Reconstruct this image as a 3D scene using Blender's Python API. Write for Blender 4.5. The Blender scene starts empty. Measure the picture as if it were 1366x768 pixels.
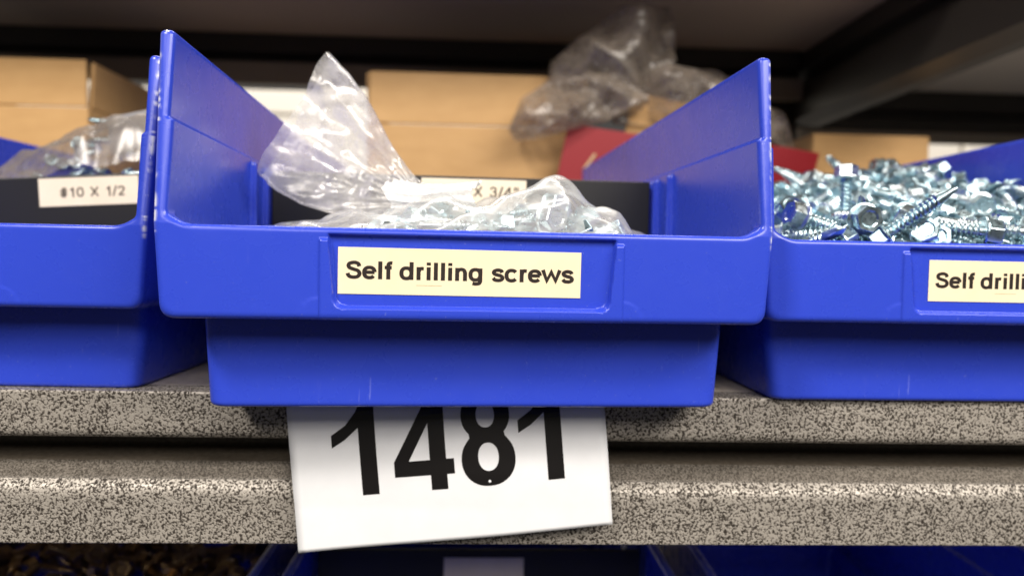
import bpy, bmesh, math, random
import numpy as np
from mathutils import Vector, Matrix, Quaternion

scene = bpy.context.scene
MM = 0.001
rng = np.random.default_rng(11)
random.seed(11)

# ------------------------------------------------------------------ camera
cam_data = bpy.data.cameras.new('camera')
cam_data.sensor_width = 36.0
cam_data.lens = 26.0                      # phone main camera
cam_data.clip_start = 0.01
cam_data.clip_end = 60.0
cam_data.dof.use_dof = True
cam_data.dof.focus_distance = 0.256
cam_data.dof.aperture_fstop = 7.5
cam = bpy.data.objects.new('camera', cam_data)
scene.collection.objects.link(cam)
R_ = Vector((0.99883704, -0.04370543, 0.0203571))
U_ = Vector((-0.01848605, 0.04279602, 0.99891279))
F_ = Vector((0.04452912, 0.99812741, -0.04193831))
M = Matrix((R_, U_, -F_)).transposed().to_4x4()
M.translation = Vector((0.0, -0.2506, 0.0554))
cam.matrix_world = M
scene.camera = cam

# ------------------------------------------------------------------ world and ceiling lamps
world = bpy.data.worlds.new('World')
scene.world = world
world.use_nodes = True
bg = world.node_tree.nodes['Background']
bg.inputs['Color'].default_value = (1.0, 0.94, 0.88, 1)
bg.inputs['Strength'].default_value = 0.08

def lamp(name, loc, target, sx, sy, watts, col):
    d = bpy.data.lights.new(name, 'AREA')
    d.shape = 'RECTANGLE'; d.size = sx; d.size_y = sy
    d.energy = watts; d.color = col
    o = bpy.data.objects.new(name, d)
    o.location = loc
    o.rotation_euler = (Vector(target) - Vector(loc)).to_track_quat('-Z', 'Y').to_euler()
    scene.collection.objects.link(o)
    return o
WARM = (1.0, 0.92, 0.83)
lamp('ceiling_lamp', (-0.95, -1.10, 1.50), (0, 0.05, 0.0), 0.36, 0.36, 42, WARM)
lamp('ceiling_lamp', (1.25, -1.40, 1.48), (0, 0.05, 0.0), 2.0, 0.55, 82, WARM)
lamp('ceiling_lamp', (-0.1, -3.2, 1.72), (0, 0.2, 0.05), 1.8, 0.6, 40, WARM)
lamp('ceiling_lamp', (-0.2, 1.25, 1.9), (-0.2, 1.9, 0.2), 2.4, 0.3, 60, WARM)

scene.view_settings.view_transform = 'Standard'
scene.view_settings.look = 'None'
scene.view_settings.exposure = -0.12
scene.view_settings.gamma = 1.0
scene.view_settings.use_curve_mapping = False
scene.cycles.use_denoising = True
scene.cycles.max_bounces = 14
scene.cycles.transparent_max_bounces = 24
scene.cycles.sample_clamp_indirect = 6.0

# ------------------------------------------------------------------ materials
def new_mat(name, base=(0.5, 0.5, 0.5), rough=0.5, metal=0.0, spec=0.5):
    m = bpy.data.materials.new(name); m.use_nodes = True
    nt = m.node_tree; b = nt.nodes['Principled BSDF']
    b.inputs['Base Color'].default_value = (*base, 1)
    b.inputs['Roughness'].default_value = rough
    b.inputs['Metallic'].default_value = metal
    b.inputs['Specular IOR Level'].default_value = spec
    return m, nt, b
def node(nt, typ, **kw):
    n = nt.nodes.new(typ)
    for k, v in kw.items():
        if k in n.inputs: n.inputs[k].default_value = v
        else: setattr(n, k, v)
    return n
def coords(nt, out='Object'):
    return node(nt, 'ShaderNodeTexCoord').outputs[out]
def noise(nt, vec, scale, detail=2.0, rough=0.5, dist=0.0):
    n = node(nt, 'ShaderNodeTexNoise', Scale=scale, Detail=detail, Roughness=rough, Distortion=dist)
    nt.links.new(vec, n.inputs['Vector']); return n.outputs['Fac']
def ramp(nt, fac, stops):
    r = nt.nodes.new('ShaderNodeValToRGB'); e = r.color_ramp.elements
    while len(e) < len(stops): e.new(0.5)
    for el, (p, c) in zip(e, stops):
        el.position = p; el.color = (*c, 1) if len(c) == 3 else c
    nt.links.new(fac, r.inputs['Fac']); return r.outputs['Color']
def g(v): return (v, v, v)
def mixc(nt, fac, a, b, mode='MIX'):
    n = nt.nodes.new('ShaderNodeMix'); n.data_type = 'RGBA'; n.blend_type = mode
    for s, v in ((n.inputs[0], fac), (n.inputs[6], a), (n.inputs[7], b)):
        if isinstance(v, bpy.types.NodeSocket): nt.links.new(v, s)
        elif isinstance(v, tuple): s.default_value = (*v, 1)
        else: s.default_value = v
    return n.outputs[2]
def bump(nt, b, height, strength, dist):
    n = node(nt, 'ShaderNodeBump', Strength=strength, Distance=dist)
    nt.links.new(height, n.inputs['Height']); nt.links.new(n.outputs['Normal'], b.inputs['Normal'])
    return n
MAT = {}
def m_blue():
    m, nt, b = new_mat('blue_plastic', (0.03, 0.055, 0.52), 0.27)
    c = coords(nt)
    dust = ramp(nt, noise(nt, c, 38, 5, 0.65), [(0.50, g(0)), (0.80, g(0.14))])
    speck = ramp(nt, noise(nt, c, 900, 1, 0.5), [(0.755, g(0)), (0.79, g(0.22))])
    base = mixc(nt, dust, (0.028, 0.062, 0.565), (0.06, 0.10, 0.58))
    base = mixc(nt, speck, base, (0.30, 0.34, 0.65))
    mp = node(nt, 'ShaderNodeMapping'); mp.inputs['Scale'].default_value = (1, 1, 0.12); mp.inputs['Rotation'].default_value = (0, 0.5, 0); nt.links.new(c, mp.inputs['Vector'])
    scr = ramp(nt, noise(nt, mp.outputs[0], 620, 2, 0.5), [(0.70, g(0)), (0.74, g(0.35))])
    msk = ramp(nt, noise(nt, c, 22, 3, 0.5), [(0.52, g(0)), (0.66, g(1))])
    base = mixc(nt, mixc(nt, 1.0, scr, msk, 'MULTIPLY'), base, (0.20, 0.24, 0.70))
    a = node(nt, 'ShaderNodeAttribute', attribute_name='wear')
    base = mixc(nt, a.outputs['Fac'], base, (0.72, 0.74, 0.85))
    nt.links.new(base, b.inputs['Base Color'])
    rr = ramp(nt, noise(nt, c, 60, 4, 0.6), [(0.3, g(0.25)), (0.75, g(0.31))])
    nt.links.new(rr, b.inputs['Roughness'])
    b.inputs['Subsurface Weight'].default_value = 0.08
    b.inputs['Subsurface Radius'].default_value = (0.001, 0.0012, 0.004)
    b.inputs['Subsurface Scale'].default_value = 1.0
    bump(nt, b, noise(nt, c, 160, 2, 0.5), 0.10, 0.0006)
    return m
MAT['blue'] = m_blue()
def m_shelf():
    m, nt, b = new_mat('hammertone_paint', (0.3, 0.27, 0.24), 0.42)
    c = coords(nt)
    mp = node(nt, 'ShaderNodeMapping'); mp.inputs['Rotation'].default_value = (0.7, 0.45, 0.9); nt.links.new(c, mp.inputs['Vector'])
    n1 = noise(nt, mp.outputs[0], 1120, 1.0, 0.5, 0.6)
    n2 = noise(nt, c, 70, 4, 0.6)
    add = node(nt, 'ShaderNodeMath', operation='MULTIPLY_ADD'); nt.links.new(n2, add.inputs[0]); add.inputs[1].default_value = 0.17; nt.links.new(n1, add.inputs[2])
    f = add.outputs[0]
    col = ramp(nt, f, [(0.47, (0.022, 0.016, 0.011)), (0.54, (0.115, 0.100, 0.083)), (0.61, (0.38, 0.352, 0.312))])
    nt.links.new(col, b.inputs['Base Color'])
    nt.links.new(ramp(nt, f, [(0.48, g(0.75)), (0.60, g(0.42))]), b.inputs['Roughness'])
    nt.links.new(ramp(nt, f, [(0.48, g(0.0)), (0.60, g(0.2))]), b.inputs['Metallic'])
    bump(nt, b, ramp(nt, f, [(0.44, g(0)), (0.64, g(1))]), 0.6, 0.0004)
    return m
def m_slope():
    m, nt, b = new_mat('shaded_fine_hammertone', (0.25, 0.22, 0.19), 0.55)  # finer speckle, its colours darkened to paint in the overhang's soft shadow
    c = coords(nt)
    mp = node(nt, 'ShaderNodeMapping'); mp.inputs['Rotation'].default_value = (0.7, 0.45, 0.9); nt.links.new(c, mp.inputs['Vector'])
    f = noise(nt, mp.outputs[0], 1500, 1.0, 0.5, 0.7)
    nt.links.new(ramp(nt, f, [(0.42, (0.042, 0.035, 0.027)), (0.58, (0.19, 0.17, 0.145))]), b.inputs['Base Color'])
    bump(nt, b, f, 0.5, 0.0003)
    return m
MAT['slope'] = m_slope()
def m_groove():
    m, nt, b = new_mat('shaded_thin_paint', (0.10, 0.085, 0.065), 0.5)  # smooth thin paint, with the recess shadow worked into its brown
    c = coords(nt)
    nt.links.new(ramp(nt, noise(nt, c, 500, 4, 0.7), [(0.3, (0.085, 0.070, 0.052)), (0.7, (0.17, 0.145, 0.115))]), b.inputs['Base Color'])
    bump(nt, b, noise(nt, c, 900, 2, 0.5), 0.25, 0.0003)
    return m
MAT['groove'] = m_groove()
MAT['shelf'] = m_shelf()
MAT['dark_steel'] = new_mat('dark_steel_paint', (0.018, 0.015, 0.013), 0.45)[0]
def m_deck():
    m, nt, b = new_mat('shelf_deck_board', (0.55, 0.47, 0.38), 0.55)
    c = coords(nt)
    nt.links.new(ramp(nt, noise(nt, c, 260, 4, 0.7), [(0.3, (0.46, 0.40, 0.33)), (0.7, (0.66, 0.60, 0.52))]), b.inputs['Base Color'])
    return m
MAT['deck'] = m_deck()
MAT['lit_steel'] = new_mat('lit_steel_paint', (0.20, 0.175, 0.145), 0.5)[0]  # lighter version of the beam steel, imitating light on the lower flanges
MAT['lit_under'] = new_mat('lit_deck_underside', (0.62, 0.57, 0.52), 0.6)[0]  # deck underside colour raised to stand in for light falling on it
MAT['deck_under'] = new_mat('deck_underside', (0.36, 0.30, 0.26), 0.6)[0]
def m_paper(name, a, bcol, rough):
    m, nt, b = new_mat(name, a, rough)
    c = coords(nt)
    nt.links.new(ramp(nt, noise(nt, c, 70, 4, 0.6), [(0.35, a), (0.7, bcol)]), b.inputs['Base Color'])
    bump(nt, b, noise(nt, c, 55, 2, 0.5), 0.12, 0.0008)
    return m
MAT['paper'] = m_paper('white_paper', (0.78, 0.80, 0.83), (0.82, 0.84, 0.87), 0.38)
MAT['cream'] = m_paper('cream_label', (0.83, 0.72, 0.50), (0.86, 0.75, 0.54), 0.45)
MAT['pale'] = m_paper('pale_label', (0.74, 0.65, 0.50), (0.78, 0.70, 0.55), 0.5)
MAT['ink'] = new_mat('black_ink', (0.008, 0.007, 0.007), 0.35)[0]
MAT['brown_ink'] = new_mat('brown_black_ink', (0.014, 0.007, 0.005), 0.5)[0]
MAT['black'] = new_mat('black_plastic', (0.012, 0.012, 0.012), 0.42)[0]
def m_zinc():
    m, nt, b = new_mat('zinc_plating', (0.74, 0.79, 0.82), 0.2, 1.0)
    c = coords(nt)
    oi = node(nt, 'ShaderNodeObjectInfo')
    v = ramp(nt, oi.outputs['Random'], [(0.0, (0.38, 0.54, 0.61)), (0.5, (0.52, 0.69, 0.76)), (1.0, (0.72, 0.80, 0.83))])
    nt.links.new(mixc(nt, ramp(nt, noise(nt, c, 300, 3, 0.6), [(0.4, g(0)), (0.75, g(0.5))]), v, (0.45, 0.52, 0.56)), b.inputs['Base Color'])
    nt.links.new(ramp(nt, noise(nt, c, 420, 3, 0.6), [(0.3, g(0.22)), (0.7, g(0.42))]), b.inputs['Roughness'])
    return m
MAT['zinc'] = m_zinc()
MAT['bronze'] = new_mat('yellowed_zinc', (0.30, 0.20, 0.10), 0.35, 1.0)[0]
MAT['tag'] = new_mat('grey_bag_tag', (0.13, 0.13, 0.145), 0.5)[0]
MAT['smudge'] = new_mat('faint_smudge', (0.50, 0.36, 0.20), 0.6)[0]
def m_card():
    m, nt, b = new_mat('brown_cardboard', (0.50, 0.30, 0.13), 0.75)
    c = coords(nt)
    mp = node(nt, 'ShaderNodeMapping'); mp.inputs['Scale'].default_value = (1, 1, 3); nt.links.new(c, mp.inputs['Vector'])
    nt.links.new(ramp(nt, noise(nt, mp.outputs[0], 30, 5, 0.6), [(0.3, (0.46, 0.275, 0.110)), (0.7, (0.52, 0.32, 0.135))]), b.inputs['Base Color'])
    return m
MAT['card'] = m_card()
MAT['red'] = new_mat('red_carton', (0.24, 0.004, 0.010), 0.5)[0]
MAT['white_card'] = new_mat('white_carton', (0.80, 0.77, 0.70), 0.6)[0]
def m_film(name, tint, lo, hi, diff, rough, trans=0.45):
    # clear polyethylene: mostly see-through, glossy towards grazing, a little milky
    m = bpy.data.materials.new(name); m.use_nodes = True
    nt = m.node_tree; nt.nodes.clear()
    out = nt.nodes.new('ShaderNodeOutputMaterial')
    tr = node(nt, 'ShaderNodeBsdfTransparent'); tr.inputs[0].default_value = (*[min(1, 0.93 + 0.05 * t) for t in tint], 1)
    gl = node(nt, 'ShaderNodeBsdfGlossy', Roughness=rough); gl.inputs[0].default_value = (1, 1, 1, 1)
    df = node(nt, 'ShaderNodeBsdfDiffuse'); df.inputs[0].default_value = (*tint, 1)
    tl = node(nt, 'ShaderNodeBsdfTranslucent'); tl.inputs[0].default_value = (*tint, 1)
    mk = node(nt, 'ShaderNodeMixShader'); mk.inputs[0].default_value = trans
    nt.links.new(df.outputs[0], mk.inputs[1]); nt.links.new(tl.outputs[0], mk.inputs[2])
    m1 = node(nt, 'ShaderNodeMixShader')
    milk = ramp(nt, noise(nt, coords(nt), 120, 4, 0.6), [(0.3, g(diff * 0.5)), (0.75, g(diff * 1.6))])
    nt.links.new(milk, m1.inputs[0])
    nt.links.new(tr.outputs[0], m1.inputs[1]); nt.links.new(mk.outputs[0], m1.inputs[2])
    lw = node(nt, 'ShaderNodeLayerWeight', Blend=0.35)
    f = ramp(nt, lw.outputs['Facing'], [(0.0, g(lo)), (0.55, g(lo * 1.8)), (1.0, g(hi))])
    m2 = node(nt, 'ShaderNodeMixShader'); nt.links.new(f, m2.inputs[0])
    nt.links.new(m1.outputs[0], m2.inputs[1]); nt.links.new(gl.outputs[0], m2.inputs[2])
    bm_ = node(nt, 'ShaderNodeBump', Strength=0.14, Distance=0.0005)
    nt.links.new(noise(nt, coords(nt), 230, 3, 0.6, 0.8), bm_.inputs['Height'])
    for s in (gl, lw): nt.links.new(bm_.outputs[0], s.inputs['Normal'])
    nt.links.new(m2.outputs[0], out.inputs['Surface'])
    return m
MAT['film'] = m_film('clear_film', (0.92, 0.91, 0.88), 0.09, 0.5, 0.35, 0.24)
MAT['film_bunch'] = m_film('bunched_film', (0.97, 0.96, 0.94), 0.2, 0.8, 0.95, 0.14, 0.15)
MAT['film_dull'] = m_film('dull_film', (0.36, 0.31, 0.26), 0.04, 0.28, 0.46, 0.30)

# ------------------------------------------------------------------ small helpers
def link(o, parent=None):
    scene.collection.objects.link(o)
    if parent: o.parent = parent
    return o
def mesh_obj(name, verts, faces, mat, parent=None, smooth=False, scale=MM):
    me = bpy.data.meshes.new(name)
    v = np.asarray(verts, dtype=float) * scale
    me.from_pydata([tuple(p) for p in v], [], [tuple(int(i) for i in f) for f in faces])
    me.materials.append(mat)
    if smooth: me.shade_smooth()
    me.update()
    return link(bpy.data.objects.new(name, me), parent)
def empty(name, loc=(0, 0, 0), rz=0.0):
    o = bpy.data.objects.new(name, None); o.empty_display_size = 0.01
    o.location = loc; o.rotation_euler = (0, 0, rz)
    return link(o)
def tag(o, label=None, cat=None, group=None, kind=None):
    for k, v in (('label', label), ('category', cat), ('group', group), ('kind', kind)):
        if v: o[k] = v
    return o
def box(name, lo, hi, mat, parent=None, bev=0.0, jit=0.0):
    bm = bmesh.new()
    bmesh.ops.create_cube(bm, size=1.0)
    for v in bm.verts:
        v.co = Vector([((lo[i] + hi[i]) / 2 + v.co[i] * (hi[i] - lo[i])) * MM + (random.uniform(-jit, jit) * MM if jit else 0) for i in range(3)])
    if bev: bmesh.ops.bevel(bm, geom=bm.edges[:], offset=bev * MM, segments=2, profile=0.5, affect='EDGES')
    me = bpy.data.meshes.new(name); bm.to_mesh(me); bm.free(); me.materials.append(mat)
    return link(bpy.data.objects.new(name, me), parent)
def extrude_profile(name, prof, x0, x1, mat, parent=None, nx=1, closed=True):
    n = len(prof); vs = []; fs = []
    for k in range(nx + 1):
        x = x0 + (x1 - x0) * k / nx
        vs += [(x, y, z) for y, z in prof]
    for k in range(nx):
        for i in range(n if closed else n - 1):
            j = (i + 1) % n
            fs.append((k * n + i, k * n + j, (k + 1) * n + j, (k + 1) * n + i))
    if closed: fs += [tuple(range(n))[::-1], tuple(range(nx * n, nx * n + n))]
    o = mesh_obj(name, vs, fs, mat, parent)
    return o
def round_poly(pts, segs=4):
    """pts: (a, b, radius) -> polyline with filleted corners"""
    out = []; n = len(pts)
    for i in range(n):
        p = Vector(pts[i][:2]); r = pts[i][2]
        if r <= 0: out.append(tuple(p)); continue
        a = (Vector(pts[i - 1][:2]) - p); b = (Vector(pts[(i + 1) % n][:2]) - p)
        la, lb = a.length, b.length; a /= la; b /= lb
        ang = a.angle(b); d = min(r / math.tan(ang / 2), la * 0.48, lb * 0.48)
        s, e = p + a * d, p + b * d
        for k in range(segs + 1):
            t = k / segs
            out.append(tuple((1 - t) ** 2 * s + 2 * t * (1 - t) * p + t * t * e))
    return out
def curve_mesh(cu):
    o = bpy.data.objects.new('tmp', cu); scene.collection.objects.link(o)
    bpy.context.view_layer.update()
    dg = bpy.context.evaluated_depsgraph_get()
    me = bpy.data.meshes.new_from_object(o.evaluated_get(dg))
    bpy.data.objects.remove(o)
    v = np.array([x.co[:] for x in me.vertices]).reshape(-1, 3); f = [tuple(p.vertices) for p in me.polygons]
    bpy.data.meshes.remove(me); bpy.data.curves.remove(cu)
    return v, f
def poly_geo(loops):
    cu = bpy.data.curves.new('p', 'CURVE'); cu.dimensions = '2D'; cu.fill_mode = 'FRONT'
    for lp in loops:
        s = cu.splines.new('POLY'); s.points.add(len(lp) - 1); s.use_cyclic_u = True
        for p, q in zip(s.points, lp): p.co = (q[0], q[1], 0, 1)
    return curve_mesh(cu)
# ------------------------------------------------------------------ grotesque lettering drawn as strokes
def _cr(pts, n=7):
    P_ = [np.array(p, float) for p in pts]; P_ = [2 * P_[0] - P_[1]] + P_ + [2 * P_[-1] - P_[-2]]
    out = []
    for i in range(1, len(P_) - 2):
        a, b, c, d = P_[i - 1:i + 3]
        for k in range(n):
            t = k / n
            out.append(0.5 * (2 * b + (c - a) * t + (2 * a - 5 * b + 4 * c - d) * t * t + (3 * b - a - 3 * c + d) * t ** 3))
    return [tuple(p) for p in out] + [tuple(P_[-2])]
def _arc(cx, cy, rx, ry, a0, a1, n=26):
    o = []
    for k in range(n + 1):
        t = math.radians(a0 + (a1 - a0) * k / n); c, s = math.cos(t), math.sin(t)
        o.append((cx + rx * math.copysign(abs(c) ** 0.86, c), cy + ry * math.copysign(abs(s) ** 0.86, s)))
    return o
GLYPH = {
 'S': (.68, [_cr([(.56, .50), (.525, .60), (.42, .648), (.31, .65), (.18, .61), (.135, .53), (.18, .445), (.33, .385), (.49, .335), (.565, .25), (.56, .16), (.48, .085), (.34, .062), (.2, .085), (.125, .15), (.1, .225)])]),
 'e': (.57, [[(.08, .272), (.49, .272)], _arc(.285, .262, .208, .206, 3, 322)]),
 'l': (.29, [[(.145, 0), (.145, .716)]]),
 'i': (.29, [[(.145, 0), (.145, .525)], [(.145, .60), (.145, .716)]]),
 'f': (.34, [_cr([(.335, .655), (.27, .66), (.2, .63), (.178, .56), (.178, .4)]) + [(.178, 0)], [(.03, .475), (.31, .475)]]),
 'd': (.62, [_arc(.272, .262, .2, .21, 0, 360), [(.475, 0), (.475, .716)]]),
 'r': (.40, [[(.14, 0), (.14, .525)], _cr([(.14, .33), (.18, .42), (.25, .465), (.345, .455)])]),
 'n': (.61, [[(.14, 0), (.14, .525)], _cr([(.14, .33), (.19, .43), (.3, .468), (.41, .435), (.46, .33)]) + [(.46, 0)]]),
 'g': (.62, [_arc(.272, .262, .2, .21, 0, 360), [(.475, .525), (.475, .02)] + _cr([(.475, .0), (.44, -.075), (.36, -.105), (.26, -.11), (.16, -.09)])]),
 's': (.56, [_cr([(.455, .375), (.42, .44), (.33, .47), (.23, .468), (.135, .425), (.115, .37), (.15, .315), (.27, .275), (.4, .24), (.465, .18), (.455, .11), (.38, .063), (.27, .055), (.16, .075), (.09, .15)])]),
 'c': (.56, [_arc(.285, .262, .208, .21, 38, 322)]),
 'w': (.79, [[(.045, .525), (.215, .085), (.395, .44), (.575, .085), (.745, .525)]]),
 '#': (.6, [[(.2, 0), (.27, .716)], [(.37, 0), (.44, .716)], [(.05, .47), (.56, .47)], [(.05, .235), (.56, .235)]]),
 '1': (.5, [[(.33, 0), (.33, .716)], _cr([(.33, .66), (.24, .57), (.12, .51)])]),
 '0': (.58, [_arc(.29, .358, .2, .3, 0, 360)]),
 '2': (.58, [_cr([(.1, .5), (.14, .61), (.28, .655), (.42, .61), (.47, .5), (.42, .38), (.26, .22), (.12, .062)]), [(.07, .062), (.5, .062)]]),
 '3': (.58, [_cr([(.1, .52), (.16, .62), (.28, .655), (.42, .61), (.45, .51), (.4, .41), (.27, .375)]), _cr([(.27, .375), (.42, .33), (.475, .22), (.43, .11), (.29, .06), (.15, .095), (.085, .2)])]),
 '4': (.58, [[(.52, .2), (.06, .2), (.375, .66)], [(.4, 0), (.4, .716)]]),
 'X': (.7, [[(.09, .03), (.6, .69)], [(.09, .69), (.6, .03)]]),
 '/': (.3, [[(.03, -.01), (.27, .73)]]),
 '"': (.45, [[(.12, .46), (.12, .716)], [(.31, .46), (.31, .716)]]),
}
def text_geo(s, sw=0.142, track=0.0):
    vs, fs = [], []; x = 0; lay = 0
    for ch in s:
        if ch == ' ': x += 0.29 + track; continue
        adv, strokes = GLYPH[ch]
        for st in strokes:
            pts = [np.array(p, float) for p in st]; n = len(pts); b = len(vs); lay += 1
            closed = np.linalg.norm(pts[0] - pts[-1]) < 1e-6
            for i in range(n):
                d0 = pts[i] - pts[i - 1] if i else (pts[-1] - pts[-2] if closed else pts[1] - pts[0])
                d1 = pts[i + 1] - pts[i] if i < n - 1 else (pts[1] - pts[0] if closed else d0)
                d0 = d0 / (np.linalg.norm(d0) + 1e-9); d1 = d1 / (np.linalg.norm(d1) + 1e-9)
                n0 = np.array((-d0[1], d0[0])); n1 = np.array((-d1[1], d1[0])); m = n0 + n1; m /= np.linalg.norm(m) + 1e-9
                k = sw / 2 / max(0.5, m @ n0)
                # horizontals a little thinner than uprights
                thin = 1 - 0.14 * abs(m[1]) ** 2
                for sg in (1, -1):
                    q = pts[i] + m * k * thin * sg
                    vs.append((x + q[0], q[1], 0.0006 * (lay % 5)))
            fs += [(b + 2 * i, b + 2 * i + 1, b + 2 * i + 3, b + 2 * i + 2) for i in range(n - 1)]
        x += adv + track
    return np.array(vs), fs
def lettering(s, width, cx, cz, y, parent, mat, sw=0.142, track=0.0, squash=1.0, name='lettering'):
    """flat print in the local xz plane, facing -y"""
    v, f = text_geo(s, sw, track)
    lo, hi = v.min(0), v.max(0); k = width / (hi[0] - lo[0])
    P_ = np.zeros_like(v)
    P_[:, 0] = cx + (v[:, 0] - (lo[0] + hi[0]) / 2) * k
    P_[:, 2] = cz + (v[:, 1] - 0.36) * k * squash
    P_[:, 1] = y - v[:, 2] * k
    return mesh_obj(name, P_, f, mat, parent)

# ------------------------------------------------------------------ shelving
shelving = tag(empty('shelving_unit'), 'steel shelving unit with speckled grey front beam carrying the blue bins', 'shelving', kind='structure')
FY = 43.5
prof = round_poly([(FY + 14, 0.0, 0), (FY, 0.0, 1.1), (FY, -19.0, 4.5), (FY + 29, -19.2, 1.0), (FY + 30, -28.0, 2.0),
                   (FY + 13, -31.0, 2.0), (FY + 5.0, -35.5, 5.0), (FY + 1.0, -40.0, 8), (FY + 1.0, -61.2, 0.8), (FY + 35, -61.2, 0),
                   (FY + 35, -15, 0), (FY + 14, -10, 0)], 5)
beam = extrude_profile('front_beam', prof, -560, 640, MAT['shelf'], shelving)
beam.data.materials.append(MAT['groove']); beam.data.materials.append(MAT['slope'])          # finer finish in recess and slope, the overhang's shade painted in
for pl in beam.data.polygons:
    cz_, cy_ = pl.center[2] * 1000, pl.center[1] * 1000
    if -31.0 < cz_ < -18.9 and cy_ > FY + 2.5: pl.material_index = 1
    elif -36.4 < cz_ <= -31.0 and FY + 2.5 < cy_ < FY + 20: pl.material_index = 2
box('deck_board', (-560, FY + 14.2, -14), (640, 600, -0.2), MAT['deck'], shelving)
# shelf above: board, rear beam with two folds, side beam and rear post
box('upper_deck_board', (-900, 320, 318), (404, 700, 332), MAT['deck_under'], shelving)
pr = [(672, 317.5), (664, 317.5), (664, 296), (676, 291), (676, 284), (670, 283), (680, 283), (680, 317.5)]
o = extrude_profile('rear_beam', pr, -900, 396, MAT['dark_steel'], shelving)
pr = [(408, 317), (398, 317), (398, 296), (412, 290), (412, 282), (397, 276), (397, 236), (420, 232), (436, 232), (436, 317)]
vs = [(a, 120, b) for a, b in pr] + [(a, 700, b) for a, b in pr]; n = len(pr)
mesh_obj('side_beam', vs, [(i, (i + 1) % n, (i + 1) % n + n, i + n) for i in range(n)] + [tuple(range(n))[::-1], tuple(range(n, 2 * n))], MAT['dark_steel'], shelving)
box('rear_beam_flange', (-900, 656, 256), (396, 668, 282.5), MAT['lit_steel'], shelving, 2)
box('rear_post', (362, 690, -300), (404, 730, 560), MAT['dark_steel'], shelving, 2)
box('side_deck_board', (438, 320, 330), (1500, 1300, 344), MAT['lit_under'], shelving)
extrude_profile('side_rear_beam', [(900, 329.5), (900, 300), (914, 296), (914, 290), (900, 284), (900, 266), (925, 266), (925, 329.5)], 438, 1500, MAT['dark_steel'], shelving)
box('side_rear_flange', (438, 894, 248), (1500, 908, 265.5), MAT['lit_steel'], shelving, 2)
box('rear_sill_beam', (-900, 640, -60), (396, 662, -0.4), MAT['dark_steel'], shelving)
box('lower_deck_board', (-560, FY + 5, -262), (640, 600, -246), MAT['deck'], shelving)

# ------------------------------------------------------------------ moulded hopper bin (signed distance field -> mesh)
W, A_, B_, ZB, ZT, ZF, LEN, ZL = 105.0, 9.5, 18.8, 33.0, 64.1, 129.2, 375.0, 99.0
def smax(a, b, r):
    h = np.maximum(r - np.abs(a - b), 0.0)
    return np.maximum(a, b) + h * h / (4 * r)
def smin(a, b, r): return -smax(-a, -b, r)
def sstep(x, e0, e1):
    t = np.clip((x - e0) / (e1 - e0), 0, 1); return t * t * (3 - 2 * t)
def bin_sdf(x, y, z):
    ax = np.abs(x)
    y0 = 10.0 * np.clip((z - ZT) / (ZF - ZT), 0, 1.2)
    wl = W - 2.0 * np.clip((ZT - z) / (ZT - ZB), 0, 1) + 1.5 * np.clip((z - ZT) / (ZF - ZT), 0, 1)
    # label pocket pressed into the lip
    inner = 46.7 + 2.0 * (z - 37) / 22
    s = smax(ax - inner, 37.0 - z, 4.0)
    floor_ = sstep(-s, -0.2, 0.9) * (1 - sstep(z, ZT - 3.2, ZT - 2.0))
    rib = sstep(51.9 - ax, 0.0, 0.9) * (1 - sstep(z, ZT - 4.6, ZT - 3.6))
    rr = np.hypot(ax - 51.5, z - ZB - 1)
    fan = np.maximum(0.7 * rib, 0.18 * (1 - sstep(rr, 5.8, 7.4)))
    rec = 1.9 * floor_ - fan * (1 - floor_)
    rec = rec * (z < ZT + 2)
    f = y0 + rec - y
    up = smax(ax - wl, ZB - z, 5.0)
    up = smax(up, f, 2.6); up = smax(up, y - LEN, 3.0); up = smax(up, z - ZF, 1.8)
    vl = 93.1 + 2.4 * z / ZB
    lo = smax(ax - vl, B_ - 0.02 * (ZB - z) - y, 6.0)
    lo = smax(lo, y - LEN + 2, 5.0); lo = smax(lo, -z, 2.2); lo = np.maximum(lo, z - (ZB + 4))
    out = smin(up, lo, 1.5)
    t = 3.2 + 2.2 * np.clip((z - ZT) / (ZF - ZT), 0, 1) - 1.3 * sstep(z, ZL - 0.8, ZL + 0.8) + 1.1 + 1.5 * np.clip((z - ZT) / (ZF - ZT), 0, 1) * 0
    flare = 1.5 * np.clip((z - ZT) / (ZF - ZT), 0, 1)
    t = t - flare
    cu = smax(ax - (W - t), y0 + 4.6 - y, 5.0)
    cu = smax(cu, y - LEN + 3.5, 4.0); cu = smax(cu, (ZB + 3) - z, 3.0)
    cl = smax(ax - (vl - 3.0), B_ + 3 - y, 5.0); cl = smax(cl, y - LEN + 5, 5.0); cl = smax(cl, 3.0 - z, 3.0)
    cl = np.maximum(cl, z - (ZB + 12))
    cav = np.minimum(cu, cl)
    # divider ribs on the side walls
    for ry in (106.0, 129.5, 140.0):
        rib = smax(np.abs(y - ry) - 1.8, (W - 7.4) - ax, 1.5); rib = smax(rib, z - (ZL - 2), 1.5)
        cav = smax(cav, -rib, 1.5)
    op = smax(ax - (W - t), ZT - z, 3.0)
    # gusset between lip and side wall
    gus = ((W - t) - ax) * 0.5 + (z - ZT - 3.2) * 0.87
    op = smax(op, -gus, 1.5); op = np.maximum(op, y - 60)
    out = smax(out, np.minimum(z - 92.0, y - LEN + 20), 1.5)
    return smax(out, -np.minimum(cav, op), 2.2)
def axis(parts):
    a = [np.arange(lo, hi - 1e-6, st) for lo, hi, st in parts]
    return np.concatenate(a + [[parts[-1][1]]])
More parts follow.
